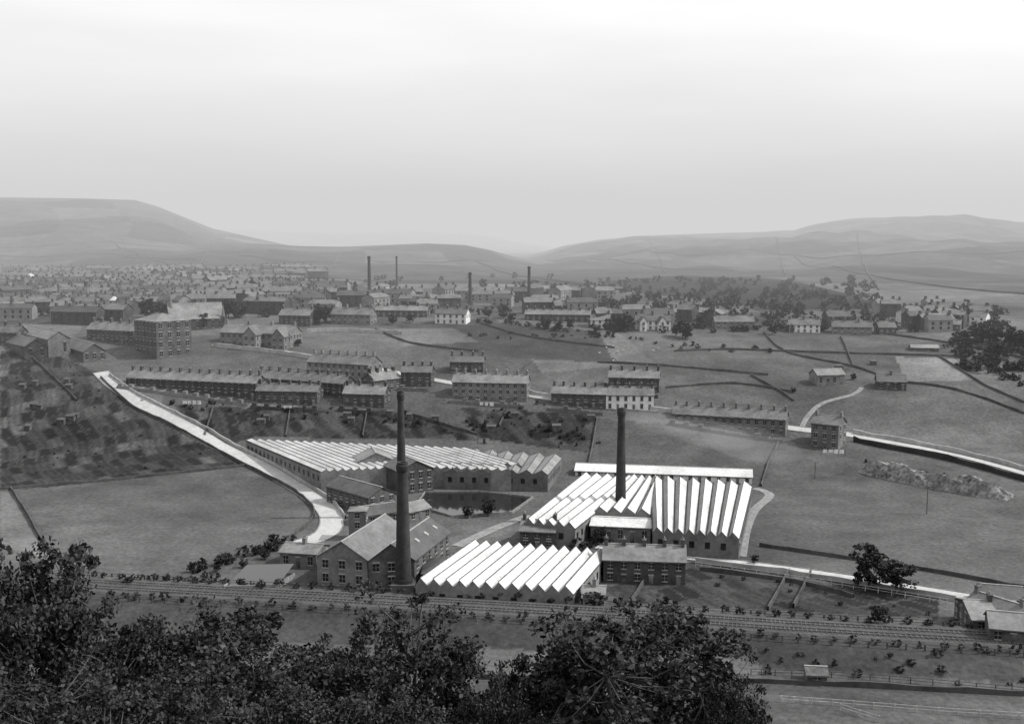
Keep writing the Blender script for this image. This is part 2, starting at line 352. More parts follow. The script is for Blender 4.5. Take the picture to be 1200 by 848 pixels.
# ------------------------------------------------------------ buildings
def frame(A,B,depth=None,back=None):
    A=np.array(A);B=np.array(B); z=min(A[2],B[2]); ex=(B-A)[:2]; L=np.linalg.norm(ex); ex=ex/L
    if back is not None:
        d=(np.array(back)-A)[:2]; W=np.linalg.norm(d); ey=d/W
    else: ey=np.array([-ex[1],ex[0]]); W=depth
    return A[:2],z,ex,ey,L,W
def build(name,A,B,depth=8,wall=20,roof=8,st=2,chim=0,ridge='x',wmat='stone',rmat='slate',back=None,sp_=3.2,hip=False,ww=1.15,doors=True,oh=.35,winfrac=.55,pots=True,yard=False,roofl=0):
    A=P(*A);B=P(*B); s_=mpp((A+B)/2)
    wall*=s_; roof*=s_
    O,z0,ex,ey,L,W=frame(A,B,depth,P(*back) if back else None)
    if ridge=='y':
        O=O+ex*L; ex,ey=ey,-ex; L,W=W,L
    e=empty(name)
    def q(a,b,c):
        p=O+ex*a+ey*b; return np.array([p[0],p[1],z0+c])
    wl=MB(); base=-5
    wl.face(q(0,0,base),q(L,0,base),q(L,0,wall),q(0,0,wall)); wl.face(q(L,W,base),q(0,W,base),q(0,W,wall),q(L,W,wall))
    rf=MB(); th=.18
    if hip:
        wl.face(q(L,0,base),q(L,W,base),q(L,W,wall),q(L,0,wall)); wl.face(q(0,W,base),q(0,0,base),q(0,0,wall),q(0,W,wall))
        k_=min(W,L)/2; a0,a1=(k_,L-k_) if L>=W else (L/2,L/2)
        c=[q(-oh,-oh,wall-.1),q(L+oh,-oh,wall-.1),q(L+oh,W+oh,wall-.1),q(-oh,W+oh,wall-.1)]; r0=q(a0,W/2,wall+roof);r1=q(a1,W/2,wall+roof)
        if a1-a0<.1: r1=r0; rf.face(c[0],c[1],r0);rf.face(c[2],c[3],r0)
        else: rf.face(c[0],c[1],r1,r0); rf.face(c[2],c[3],r0,r1)
        rf.face(c[1],c[2],r1); rf.face(c[3],c[0],r0)
    else:
        wl.face(q(L,0,base),q(L,W,base),q(L,W,wall),q(L,W/2,wall+roof),q(L,0,wall)); wl.face(q(0,W,base),q(0,0,base),q(0,0,wall),q(0,W/2,wall+roof),q(0,W,wall))
        sl=roof/(W/2)
        for sd in(0,1):
            y0=-oh if sd==0 else W+oh
            p=[q(-oh,y0,wall-sl*oh+.03),q(L+oh,y0,wall-sl*oh+.03),q(L+oh,W/2,wall+roof+.03),q(-oh,W/2,wall+roof+.03)]
            up=np.array([0,0,th]); pu=[x+up for x in p]
            if sd: p=p[::-1];pu=pu[::-1]
            rf.face(*pu); rf.face(*p[::-1])
            for i in range(4): rf.face(p[i],p[(i+1)%4],pu[(i+1)%4],pu[i])
        cr=MB(); cr.box(q(-oh,W/2-.18,wall+roof+.15),np.append(ex*(L+2*oh),0),np.append(ey*.36,0),(0,0,.16)); cr.obj('ridge_tiles','sill',e)
    wl.obj('walls',wmat,e); rf.obj('roof',rmat,e)
    gl=MB(); sl_=MB(); dr=MB(); sh=wall/st; wh=sh*winfrac
    ez=np.array([0,0,1.])
    def opening(o,dx,dn,x,zc,w,hh,door=False):
        p=o+dx*(x-w/2)+ez*zc
        (dr if door else gl).box(p,dx*w,dn*.05,ez*hh)
        sl_.box(p+ez*hh-dx*.15,dx*(w+.3),dn*.09,ez*.32)
        if not door:
            sl_.box(p-ez*.25-dx*.12,dx*(w+.24),dn*.12,ez*.25)
            sl_.box(p+dx*(w/2-.04)+dn*.05,dx*.08,dn*.02,ez*hh); sl_.box(p+ez*(hh*.5-.04)+dn*.05,dx*w,dn*.02,ez*.08)
    EX=np.append(ex,0);EY=np.append(ey,0)
    sides=[(q(0,0,0),EX,-EY,L,1),(q(L,0,0),EY,EX,W,0),(q(0,W,0),-EY,-EX,W,0)]
    for o,dx,dn,ln,front in sides:
        n=max(1,int(round(ln/sp_)))
        if not front and ln<10: n=min(n,2)
        if not front and st<=2 and ln<9 and random.random()<.35: continue
        for f in range(st):
            for i in range(n):
                x=(i+.5)*ln/n
                if not front and f==0 and random.random()<.2: continue
                if front and f==0 and doors and i%2==1: opening(o,dx,dn,x,0,ww*.9,sh*.72,True)
                else: opening(o,dx,dn,x,f*sh+sh*.28,ww,wh)
    gl.obj('windows','glass',e); sl_.obj('window_dressings','sill',e); dr.obj('doors','door',e)
    if not hip:
        gt=MB(); gt.box(q(0,-.42,wall-.25),EX*L,EY*.14,ez*.14); gt.obj('gutter','lead',e)
    if roofl:
        rl_=MB(); n=roofl
        for i in range(n):
            a=(i+.5)*L/n; rl_.box(q(a-.5,W*.25-.5,wall+roof*.5-roof/W+.25),EX*1.,EY*1.+ez*roof/(W/2),ez*.2)
        rl_.obj('rooflights','sill',e)
    if chim:
        cb=MB(); pt=MB()
        for i in range(chim):
            a=(L*(i+.0)/(max(chim-1,1))) if chim>1 else L*.5
            a=min(max(a,.55),L-.55); jz=random.uniform(-.15,.25)
            cb.box(q(a-.4,W/2-.75,wall+roof-.9),EX*.8,EY*1.5,ez*(2.3+jz)); cb.box(q(a-.5,W/2-.85,wall+roof+1.4+jz),EX*1.0,EY*1.7,ez*.2)
            if pots:
                for t in(-.5,0,.5): pt.tube(q(a,W/2+t,wall+roof+1.6+jz),q(a,W/2+t,wall+roof+2.2+jz),.16,.12,6)
        cb.obj('chimney_stacks',wmat if wmat!='render' else 'stone',e); pt.obj('chimney_pots','pot',e)
    if yard:
        yb=MB(); nh=max(1,int(L/5))
        def seg(a0,b0,a1,b1,t,hh):
            p=q(a0,b0,0);p2=q(a1,b1,0); z=float(min(h(p[0],p[1]),h(p2[0],p2[1])))-.8; d=p2-p; d[2]=0; nn_=np.array([-d[1],d[0],0]);nn_/=np.linalg.norm(nn_)
            yb.box((p[0],p[1],z),d,nn_*t,(0,0,.8+hh))
        for i in range(nh):
            seg(i*L/nh,-6.5,(i+1)*L/nh,-6.5,.3,1.5); seg(i*L/nh,-.5,i*L/nh,-6.2,.25,1.3)
            if random.random()<.6: seg(i*L/nh+.5,-6.1,i*L/nh+2.3,-6.1,1.6,2.4)
        yb.obj('yard_walls',random.choice(['wall','stone','stone_lt']),e)
    return e
T='terrace_houses'
build(T,(148,450),(300,469),9,19,8,2,14,yard=True)
build(T,(300,471),(372,475),9,16,7,2,7,yard=True)
build(T,(298,446),(402,467),9,17,8,2,10,wmat='stone')
build(T,(360,440),(432,451),11,23,9,3,8,wmat='stone_lt',yard=True)
build(T,(402,474),(450,478),9,16,9,2,4,yard=True)
build(T,(440,462),(470,452),9,16,8,2,4)
build(T,(470,452),(505,453),9,17,7,2,4,yard=True)
build(T,(530,465),(617,471),10,22,9,3,8,wmat='stone_lt',yard=True)
build(T,(527,437),(566,438),9,14,7,2,4)
build(T,(646,473),(709,479),9,17,8,2,6,yard=True)
build(T,(710,479),(766,481),9,18,8,2,5,wmat='render')
build(T,(713,456),(772,460),9,17,8,2,5,yard=True)
build(T,(788,490),(920,512),9,20,9,2,10,wmat='stone_lt',yard=True)
build('stone_house',(950,521),(982,527),9,28,8,3,2,wmat='stone_lt')
build('warehouse',(184,421),(225,412),22,42,8,4,0,wmat='stone',ridge='x',sp_=4,doors=False,ww=1.5,hip=True)
build('church',(200,389),(263,384),16,14,17,1,0,wmat='stone',sp_=4,doors=False,ww=1.2)
build('school',(258,401),(340,408),12,16,9,2,4,wmat='stone_lt')
build('school_wing',(285,409),(300,410),8,17,9,2,0,ridge='y',wmat='stone_lt')
build('school_wing',(318,411),(333,412),8,17,9,2,0,ridge='y',wmat='stone_lt')
build(T,(102,397),(157,405),9,16,8,2,6)
build('weaving_shed',(57,419),(83,415),9,20,8,1,0,ridge='y',back=(15,392),wmat='stone_lt')
build('weaving_shed',(98,425),(124,420),9,12,8,1,0,ridge='y',back=(70,400))
build('weaving_shed',(30,421),(56,420),9,14,8,1,0,ridge='y',back=(-8,396))
build(T,(0,404),(20,405),9,14,7,2,2)
build('villa',(327,381),(363,383),9,13,7,2,3)
build('villa',(388,379),(434,381),9,12,7,2,4,wmat='stone_lt')
build('villa',(510,379),(546,380),9,12,6,2,4,wmat='render')
build('villa',(745,386),(786,387),9,11,7,2,3,wmat='render',rmat='slate_dk')
build('villa_gable_wing',(750,388),(758,388),5,11,6,2,0,ridge='y',wmat='render',rmat='slate_dk')
build('villa_gable_wing',(772,388),(781,388),5,11,6,2,0,ridge='y',wmat='render',rmat='slate_dk')
build('villa',(692,384),(714,385),8,10,7,2,2,wmat='render')
build('villa',(838,385),(884,386),9,9,6,2,3,wmat='stone_lt')
build('villa',(925,389),(961,390),9,9,6,2,3,wmat='render')
build('villa',(975,391),(1022,393),9,9,6,2,4,wmat='stone_lt')
build('villa',(1030,392),(1050,392),9,8,6,2,2)
build(T,(1060,384),(1125,388),9,7,5,2,6)
build(T,(615,375),(700,378),9,9,5,2,9)
build(T,(440,371),(500,372),9,8,5,2,6)
build(T,(780,372),(830,374),9,8,5,2,5)
build('farm_building',(958,452),(990,450),8,12,6,1,0,wmat='stone_lt')
build('farm_building',(1028,456),(1062,458),8,10,7,1,1)
build('farm_building',(1068,411),(1100,412),6,4,3,1,0,rmat='greyglass')
build('farmhouse',(1126,733),(1185,738),9,24,12,2,2,wmat='stone_lt',ridge='x')
build('farm_barn',(1118,722),(1140,735),10,22,10,2,1,wmat='stone',ridge='y')
build('farm_barn',(1160,752),(1215,757),8,16,12,1,0,wmat='stone')
build('farm_barn',(1150,712),(1200,716),8,12,9,1,0,wmat='stone',rmat='slate_dk')
build('mill_engine_house',(432,690),(486,688),wall=34,roof=20,st=2,ridge='y',back=(478,655),wmat='stone',sp_=4,doors=False,ww=1.4,rmat='slate_dk',roofl=4)
build('mill_boiler_house',(372,684),(431,689),wall=34,roof=20,st=2,ridge='y',back=(425,648),wmat='stone_lt',sp_=4,doors=False,ww=1.4,rmat='slate')
build('mill_office',(328,664),(371,667),9,18,6,1,1,wmat='stone_lt')
build('mill_lodge',(495,690),(548,690),12,20,12,2,0,hip=True,wmat='stone',sp_=4,rmat='slate_dk')
build('mill_store',(383,588),(432,603),10,20,9,2,0,wmat='stone',rmat='slate_dk')
build('mill_warehouse',(417,566),(465,563),11,24,11,2,0,ridge='y',wmat='stone_lt')
build('mill_warehouse',(468,580),(508,575),12,28,11,2,0,ridge='y',wmat='stone')
build('mill_lean_to',(430,618),(470,612),9,14,7,1,0,wmat='stone',rmat='slate_dk')
build('mill_store',(480,612),(505,606),7,12,7,1,0,wmat='stone_lt')
build('mill_warehouse',(507,569),(574,573),9,20,6,2,0,wmat='stone',sp_=3.5,ww=1.5,doors=False)
build('mill_preparation_block',(609,641),(650,643),10,20,9,2,2,wmat='stone')
build('mill_preparation_block',(655,628),(690,630),9,14,7,2,0,wmat='stone')
build(T,(707,682),(803,685),9,28,13,2,5,wmat='stone')
build('mill_entrance_block',(768,648),(866,653),7,17,5,2,0,wmat='stone_lt',sp_=5)
build('mill_range',(674,557),(881,567),9,8,6,1,0,rmat='white',wmat='render')
build('mill_range',(692,634),(762,637),12,19,4,1,0,rmat='white',wmat='stone_lt')
build('stone_stair_tower',(409,633),(429,633),5,36,3,3,0,hip=True,wmat='stone_lt')
build('garden_shed',(946,802),(969,803),4,12,5,1,0,wmat='wood',ridge='x',rmat='wood')
build('cottage',(683,708),(708,709),6,13,5,1,1,wmat='stone_lt')
# sawtooth sheds
up=np.array([0,0,1.])
def sawshed(name,c,z,n,rise=2.4,split=.62,m1='white',m2='greyglass',wm='stone_lt',clip=None,flip=False):
    FL,FR,BR,BL=[PZ(u,v,z) for u,v in c]; e=empty(name); a=MB();b_=MB();w=MB();l=MB()
    if clip:
        dr_=(FL-BL)/np.linalg.norm(FL-BL); cl=[PZ(u,v,z) for u,v in clip]
        def front(b0):
            best=None
            for p,q_ in zip(cl[:-1],cl[1:]):
                d=q_-p; den=dr_[0]*d[1]-dr_[1]*d[0]
                if abs(den)<1e-6: continue
                t=((p[0]-b0[0])*d[1]-(p[1]-b0[1])*d[0])/den; s=((p[0]-b0[0])*dr_[1]-(p[1]-b0[1])*dr_[0])/den
                if t>0 and -1e-3<=s<=1.001 and (best is None or t<best): best=t
            return b0+dr_*(best if best is not None else np.linalg.norm(FL-BL)*.5)
        bk=[BL+(BR-BL)*i/n for i in range(n+1)]; fr_=[front(x) for x in bk]
    else:
        bk=[BL+(BR-BL)*i/n for i in range(n+1)]; fr_=[FL+(FR-FL)*i/n for i in range(n+1)]
    sp2=1-split if not flip else split
    wd=(bk[-1]-bk[0])/np.linalg.norm(bk[-1]-bk[0])
    for i in range(n):
        f0,f1,b0,b1=fr_[i],fr_[i+1],bk[i],bk[i+1]
        fr=f0+(f1-f0)*sp2+up*rise; br=b0+(b1-b0)*sp2+up*rise
        (a if flip else b_).face(f0,fr,br,b0); (b_ if flip else a).face(fr,f1,b1,br); w.face(f0,f1,fr); w.face(b1,b0,br)
        l.box(f0-wd*.18+up*.12,b0-f0,wd*.36,up*.1); l.box(fr-wd*.1-up*.02,br-fr,wd*.2,up*.12)
        w.face(f0-up*9,f1-up*9,f1,f0); w.face(b1-up*9,b0-up*9,b0,b1)
    for p,q_ in ((fr_[-1],bk[-1]),(bk[0],fr_[0])):
        w.face(p-up*9,q_-up*9,q_,p)
        d=q_-p; nn_=np.array([d[1],-d[0],0]); nn_/=np.linalg.norm(nn_)
        l.box(p+nn_*.02-up*.2,d,nn_*.2,up*.25)
    gl=MB()
    for p,q_ in ((fr_[-1],bk[-1]),(fr_[0],bk[0]),(fr_[0],fr_[-1])):
        if clip and q_ is fr_[-1]: continue
        d=q_-p; L=np.linalg.norm(d); d=d/L; nn_=np.array([d[1],-d[0],0])
        if p is fr_[0] and q_ is bk[0]: nn_=-nn_
        for i in range(int(L/4)): gl.box(p+d*(i*4+1.4)-up*3.2,d*1.3,nn_*.06,up*1.7)
    a.obj('glazed_slopes',m1,e); b_.obj('slate_slopes',m2,e); w.obj('walls',wm,e); l.obj('gutters_and_ridges','lead',e); gl.obj('windows','glass',e)
sawshed('sawtooth_weaving_shed',[(376,553),(575,550),(548,527),(288,516)],6.5,24,1.0,clip=[(282,520),(376,553),(440,550),(510,549),(600,552)],wm='stone_lt',m2='white',split=.3,m1='white')
sawshed('sawtooth_weaving_shed',[(520,553),(642,556),(658,537),(530,528)],5.6,7,1.5,m1='slate',m2='greyglass',split=.4)
sawshed('sawtooth_weaving_shed',[(487,686),(672,696),(710,651),(552,640)],4.6,12,1.9)
sawshed('sawtooth_weaving_shed',[(615,614),(674,619),(745,563),(682,559)],5.5,5,1.8)
sawshed('sawtooth_weaving_shed',[(765,624),(866,631),(881,570),(762,562)],5.5,8,1.7)
sawshed('sawtooth_weaving_shed',[(696,600),(762,603),(775,564),(740,561)],5.5,4,1.8)
def stack(name,base,top_v,r0,r1,mat='brick'):
    p=P(*base); s_=mpp(p); zt=PY(base[0],top_v,p[1])[2]; hh=zt-p[2]; r0*=s_; r1*=s_
    e=empty(name); prof=[(0,r0*1.25),(hh*.1,r0*1.2),(hh*.1,r0*1.02),(hh*.93,r1),(hh*.935,r1*1.18),(hh*.96,r1*1.28),(hh*.975,r1*1.28),(hh*.98,r1*1.1),(hh,r1*1.1),(hh,r1*.7),(hh-2,r1*.7)]
    mb=MB(); n=24
    for z,r_ in prof:
        for k_ in range(n):
            t=2*math.pi*k_/n; mb.v.append((p[0]+r_*math.cos(t),p[1]+r_*math.sin(t),p[2]+z))
    for j in range(len(prof)-1):
        for k_ in range(n): mb.f.append((j*n+k_,j*n+(k_+1)%n,(j+1)*n+(k_+1)%n,(j+1)*n+k_))
    mb.obj('shaft',mat,e)
    pl=MB(); w=r0*1.5; pl.box((p[0]-w,p[1]-w,p[2]-2),(2*w,0,0),(0,2*w,0),(0,0,2+hh*.07)); pl.obj('plinth','stone',e)
stack('mill_chimney',(473,692),541,9.5,6); stack('mill_chimney',(471,606),458,6.0,3.7); stack('mill_chimney',(727,610),478,6.5,4.2)
stack('distant_mill_chimney',(433,345),300,2.2,1.6); stack('distant_mill_chimney',(551,357),319,2.2,1.6); stack('distant_mill_chimney',(620,353),312,2.2,1.6); stack('distant_mill_chimney',(465,335),300,1.3,1)
stack('distant_mill_chimney',(101,352),330,2,1.5)
def pond(name,pts,z=.3):
    W=[P(*p) for p in pts]; zz=max(p[2] for p in W)+z; mb=MB(); mb.face(*[(p[0],p[1],zz) for p in W]); mb.obj(name,'water')
    wallrun(name+'_wall',pts+[pts[0]],.8,.5,'kerb',step=40)
pond('mill_pond',[(487,594),(530,606),(600,602),(624,584),(560,577),(498,578)])
pond('mill_pond_lower',[(262,690),(325,688),(345,674),(290,675)])
# ------------------------------------------------------------ distant town
e=empty('distant_town'); tw=MB();tr=MB();tc=MB();tg=MB();twl=MB();trd=MB();tww=MB()
def townrow(p,ang,L,W,wl,rf,light,win):
    ex=np.array([math.cos(ang),math.sin(ang)]);ey=np.array([-ex[1],ex[0]]); z0=p[2]
    def q(a,b,c):
        r_=p[:2]+ex*a+ey*b; return (r_[0],r_[1],z0+c)
    w=tww if light>.94 else (twl if light>.55 else tw); rr=tr if random.random()<.6 else trd
    w.face(q(0,0,-6),q(L,0,-6),q(L,0,wl),q(0,0,wl)); w.face(q(L,W,-6),q(0,W,-6),q(0,W,wl),q(L,W,wl))
    w.face(q(L,0,-6),q(L,W,-6),q(L,W,wl),q(L,W/2,wl+rf),q(L,0,wl)); w.face(q(0,W,-6),q(0,0,-6),q(0,0,wl),q(0,W/2,wl+rf),q(0,W,wl))
    rr.face(q(-.3,-.4,wl-.1),q(L+.3,-.4,wl-.1),q(L+.3,W/2,wl+rf+.1),q(-.3,W/2,wl+rf+.1)); rr.face(q(L+.3,W+.4,wl-.1),q(-.3,W+.4,wl-.1),q(-.3,W/2,wl+rf+.1),q(L+.3,W/2,wl+rf+.1))
    n=max(1,int(L/9))
    EX=np.append(ex,0);EY=np.append(ey,0)
    for i in range(n+1):
        a=min(max(i*L/n-.5,0),L-1); tc.box(q(a,W/2-.8,wl+rf-.8),EX,EY*1.6,(0,0,2.3))
    if win:
        m_=max(1,int(L/4))
        for f in(.25,.62):
            for i in range(m_): tg.box(q((i+.35)*L/m_,-.06,wl*f),EX*1.1,EY*.05,(0,0,wl*.22))
def region(n,ulo,uhi,vlo,vhi,lmin,lmax):
    for i in range(n):
        u=random.uniform(ulo,uhi); v=random.uniform(vlo,vhi)
        p=P(u,v)
        if p[1]>1750: continue
        ang=random.choice([.12,.12,.2,-.25,1.2,-.6])+random.gauss(0,.04)
        townrow(p,ang,random.uniform(lmin,lmax),random.uniform(8,9.5),random.uniform(5.2,7.5),random.uniform(2,3),random.random(),p[1]<850)
region(120,-20,330,320,345,20,55); region(75,-20,330,343,368,15,40); region(14,-20,120,366,380,14,30)
region(26,300,700,350,362,12,28); region(10,340,700,362,370,10,20); region(11,690,1150,366,384,8,16); region(12,1060,1150,372,390,8,18)
tw.obj('walls','stone',e); twl.obj('pale_walls','stone_lt',e); tww.obj('whitewashed_walls','render',e); tr.obj('roofs','slate',e); trd.obj('dark_roofs','slate_dk',e); tc.obj('chimney_stacks','stone',e); tg.obj('windows','glass',e)
def spire(u,v,hpx,wpx):
    p=P(u,v); s_=mpp(p); w=wpx*s_; hh=hpx*s_; e=empty('church_tower'); a=MB(); a.box((p[0]-w/2,p[1]-w/2,p[2]-3),(w,0,0),(0,w,0),(0,0,3+hh*.5)); a.obj('tower','stone',e)
    b_=MB(); b_.tube((p[0],p[1],p[2]+hh*.5),(p[0],p[1],p[2]+hh),w*.55,.1,8); b_.obj('spire','slate',e)
spire(201,386,38,7); spire(103,362,26,6); spire(30,350,26,7); spire(262,384,26,4)
e=empty('allotment_huts'); hb=MB();hr=MB()
for i in range(26):
    u,v=random.choice([(random.uniform(300,520),random.uniform(480,500)),(random.uniform(5,110),random.uniform(430,520)),(random.uniform(560,690),random.uniform(486,512)),(random.uniform(930,1100),random.uniform(425,450))])
    p=P(u,v);w_,d_,hh=random.uniform(2,3.4),random.uniform(1.8,2.6),random.uniform(1.8,2.2)
    hb.box((p[0],p[1],p[2]-.6),(w_,0,0),(0,d_,0),(0,0,hh+.6)); hr.box((p[0]-.15,p[1]-.2,p[2]+hh+.02),(w_+.3,0,0),(0,d_+.4,.5),(0,0,.12))
hb.obj('hut_walls','wood',e); hr.obj('hut_roofs','slate_dk',e)
for u,v,n in [(212,476,4),(330,482,3),(962,534,4),(560,478,3)]:
    p=P(u,v); e=empty('washing_line'); a=MB(); L=n*2.0+1
    for s_ in(0,L):
        z=float(h(p[0]+s_,p[1])); a.tube((p[0]+s_,p[1],z-.3),(p[0]+s_,p[1],z+2.6),.06,.05,6)
    a.box((p[0],p[1],p[2]+2.45),(L,0,0),(0,.03,0),(0,0,.03)); a.obj('posts_and_rope','wood',e); c=MB()
    for i in range(n):
        w_=random.uniform(1.2,1.7); x0=p[0]+.8+i*2; hh=random.uniform(1.1,1.7)
        for j in range(8):
            xa,xb=x0+w_*j/8,x0+w_*(j+1)/8; ya,yb=[.12*math.sin(t*5+i) for t in (xa,xb)]
            c.face((xa,p[1]+ya+.25,p[2]+2.45-hh),(xb,p[1]+yb+.25,p[2]+2.45-hh),(xb,p[1]+.03,p[2]+2.45),(xa,p[1]+.03,p[2]+2.45))
    c.obj('linen','cloth',e)
def sheep_mesh():
    V=[(-.45,0,.72),(-.1,0,.76),(.3,0,.74),(.52,0,.85),(.68,0,.93),(.84,0,.84),(-.6,0,.7)]; E=[(0,1),(1,2),(2,3),(3,4),(4,5),(0,6)]; Rr=[.26,.30,.27,.14,.11,.06,.07]
    for bx,bi in((-.45,0),(.32,2)):
        for sy in(-1,1):
            i=len(V); V+=[(bx,.13*sy,.55),(bx+(.06 if bi==0 else .0),.14*sy,.36),(bx-(.05 if bi==0 else .0),.14*sy,.2),(bx,.14*sy,.0)]; E+=[(bi,i),(i,i+1),(i+1,i+2),(i+2,i+3)]; Rr+=[.11,.06,.035,.035]
    me=bpy.data.meshes.new('sheep_cage'); me.from_pydata(V,E,[]); o=bpy.data.objects.new('sheep',me); scene.collection.objects.link(o)
    o.modifiers.new('s','SKIN')
    for i,r_ in enumerate(Rr): me.skin_vertices[0].data[i].radius=(r_,r_)
    me.skin_vertices[0].data[0].use_root=True
    o.modifiers.new('u','SUBSURF').levels=1
    dg=bpy.context.evaluated_depsgraph_get(); m2=bpy.data.meshes.new_from_object(o.evaluated_get(dg)); bpy.data.objects.remove(o)
    m2.materials.clear(); m2.materials.append(M['wool']); return m2
sm_=sheep_mesh()
for i in range(10):
    u,v=(random.uniform(690,775),random.uniform(404,424))
    p=P(u,v); o=bpy.data.objects.new('sheep',sm_); scene.collection.objects.link(o); o.location=p; o.rotation_euler=(0,0,random.uniform(0,6.28))
# ------------------------------------------------------------ trees
def tree_mesh(name,seed,R,Hc,trunk,ncl,nl,ls,leafm,twig=True,clr=.22,flat=.55):
    rs=np.random.RandomState(seed); mb=MB(); cen=[]
    while len(cen)<ncl:
        d=rs.normal(size=3); d/=np.linalg.norm(d); r_=rs.uniform(.12,1)**.42
        lump=.92+.13*math.sin(3*math.atan2(d[1],d[0])+seed)+.10*math.sin(7*d[2]+seed*2)+.10*math.sin(9*math.atan2(d[1],d[0])+5*d[2])
        p=np.array([d[0]*R*r_*lump,d[1]*R*r_*lump,trunk+Hc*.42+d[2]*Hc*.55*r_*lump])
        if p[2]>trunk*.7: cen.append(p)
    cen=np.array(cen)
    lean=rs.normal(size=2)*.04*R; top=np.array([lean[0],lean[1],trunk+Hc*.25]); r0=max(.12,R*.065)
    mb.tube((0,0,-1),top*.5,r0*1.15,r0*.85,8); mb.tube(top*.5,top,r0*.85,r0*.6,8)
    limbs=[]
    for i in range(12 if twig else 5):
        c=cen[rs.randint(len(cen))]; s0=top*rs.uniform(.55,1.0); mid=s0+(c-s0)*.5+np.array([0,0,R*.08])+rs.normal(size=3)*R*.06
        mb.tube(s0,mid,r0*.42,r0*.25,6,False); mb.tube(mid,c,r0*.25,r0*.08,5,False); limbs.append(mid); limbs.append((mid+c)/2)
    limbs=np.array(limbs)
    if twig:
        for c in cen:
            d=np.linalg.norm(limbs-c,axis=1); l=limbs[np.argmin(d)]; mm_=(l+c)/2+rs.normal(size=3)*R*.03
            mb.tube(l,mm_,r0*.13,r0*.08,4,False); mb.tube(mm_,c,r0*.08,r0*.03,4,False)
    nv=len(mb.v); nf=len(mb.f)
    cr=R*clr
    c=np.repeat(cen,nl,0); n=len(c)
    sc=np.repeat(rs.uniform(.5,1.5,ncl),nl)[:,None]
    dd=rs.normal(size=(n,3)); dd/=np.linalg.norm(dd,axis=1)[:,None]
    rr=(rs.uniform(0,1,n)**.55)[:,None]*(1+.25*(rs.uniform(0,1,n)>.85))[:,None]
    pos=c+dd*rr*np.array([cr,cr,cr*flat])*sc
    a=rs.normal(size=(n,3)); a[:,2]*=.6; a/=np.linalg.norm(a,axis=1)[:,None]; b0=rs.normal(size=(n,3)); b=np.cross(a,b0); b[:,2]*=.6; b/=np.linalg.norm(b,axis=1)[:,None]
    s_=(ls*rs.uniform(.6,1.35,n))[:,None]
    V=np.stack([pos-a*s_*.6,pos+b*s_*.4,pos+a*s_*.6,pos-b*s_*.4],1).reshape(-1,3)
    co=np.concatenate([np.array(mb.v),V]); me=bpy.data.meshes.new(name)
    fl=[len(f) for f in mb.f]+[4]*n; li=[i for f in mb.f for i in f]
    li=np.concatenate([np.array(li),np.arange(nv,nv+4*n)]).astype(np.int32); ls_=np.concatenate([[0],np.cumsum(fl)[:-1]]).astype(np.int32)
    me.vertices.add(len(co)); me.vertices.foreach_set('co',co.astype(np.float32).ravel())
    me.loops.add(len(li)); me.loops.foreach_set('vertex_index',li); me.polygons.add(len(fl)); me.polygons.foreach_set('loop_start',ls_)
    me.materials.append(M['bark']); me.materials.append(M[leafm])
    me.polygons.foreach_set('material_index',np.concatenate([np.zeros(nf),np.ones(n)]).astype(np.int32)); me.update(calc_edges=True); return me
def put(name,me,loc,sc=1,rot=0,sz=None):
    o=bpy.data.objects.new(name,me); scene.collection.objects.link(o); o.location=loc; o.rotation_euler=(0,0,rot); o.scale=(sc,sc,sz or sc); return o
fg=[tree_mesh('fg%d'%i,11+i,4.6,7.0,6.0,330,85,.19,'leaf',clr=.135,flat=.55) for i in range(3)]
def fgtree(u,vtop,hw,D,vi,rot):
    top=PY(u,vtop,D); R=hw*D/1290.; sc=R/4.7; gz=float(h(top[0],D))
    o=put('broadleaf_tree',fg[vi],(top[0],D,gz),sc,rot); o.scale.z=(top[2]-gz)/13.2
fgtree(20,622,115,33,0,0); fgtree(-70,625,110,30,1,1); fgtree(115,680,90,36,2,2)
fgtree(250,692,135,38,1,2.2); fgtree(365,738,75,43,0,4); fgtree(480,690,115,41,2,1.1); fgtree(578,775,60,38,1,5)
fgtree(745,690,145,40,0,3.3); fgtree(650,735,75,42,1,.4); fgtree(855,765,65,38,2,3); fgtree(60,765,120,28,2,4.4); fgtree(190,780,100,30,0,5.2); fgtree(330,795,95,32,1,0.8); fgtree(450,795,95,34,0,2.8)
mid=[tree_mesh('mid%d'%i,31+i,4.0,6.5,2.2,46,60,.55,'leaf_mid',twig=False,clr=.24,flat=.7) for i in range(4)]
bsh=[tree_mesh('bush%d'%i,51+i,1.2,1.8,.1,10,40,.3,'leaf_mid',twig=False,clr=.35,flat=.8) for i in range(3)]
def mtree(u,v,hpx,name='tree'):
    p=P(u,v); s_=mpp(p)*hpx/8.7; put(name,random.choice(mid),(p[0],p[1],p[2]-.3*s_),s_,random.uniform(0,6),s_*random.uniform(.9,1.1))
for a in [(1018,690,50),(1050,694,46),(1030,730,24),(685,705,22),(705,638,22),(670,590,14),(572,604,20),(548,606,16),
 (240,385,18),(268,374,26),(283,372,22),(190,372,20),(172,372,22),(375,380,24),(383,378,20),(410,372,14),(735,388,24),(725,385,20),(800,396,22),(806,398,16),(792,394,14),
 (640,385,18),(655,388,14),(600,378,14),(668,385,12),(905,392,16),(820,384,14),(915,388,14),(965,388,12),(1068,372,16),(1080,372,14),(1150,400,22),(1165,405,24),(1185,408,26),(1198,410,22),(1170,420,18),(1130,398,12),
 (572,372,14),(590,373,12),(480,378,12),(460,380,12),(700,375,12),(885,660,12),(320,640,16),(300,650,14),(255,670,12),(285,665,12),(310,655,14),(1000,445,8),(930,460,7),(350,405,10),(118,385,14),(60,395,10)]: mtree(*a)
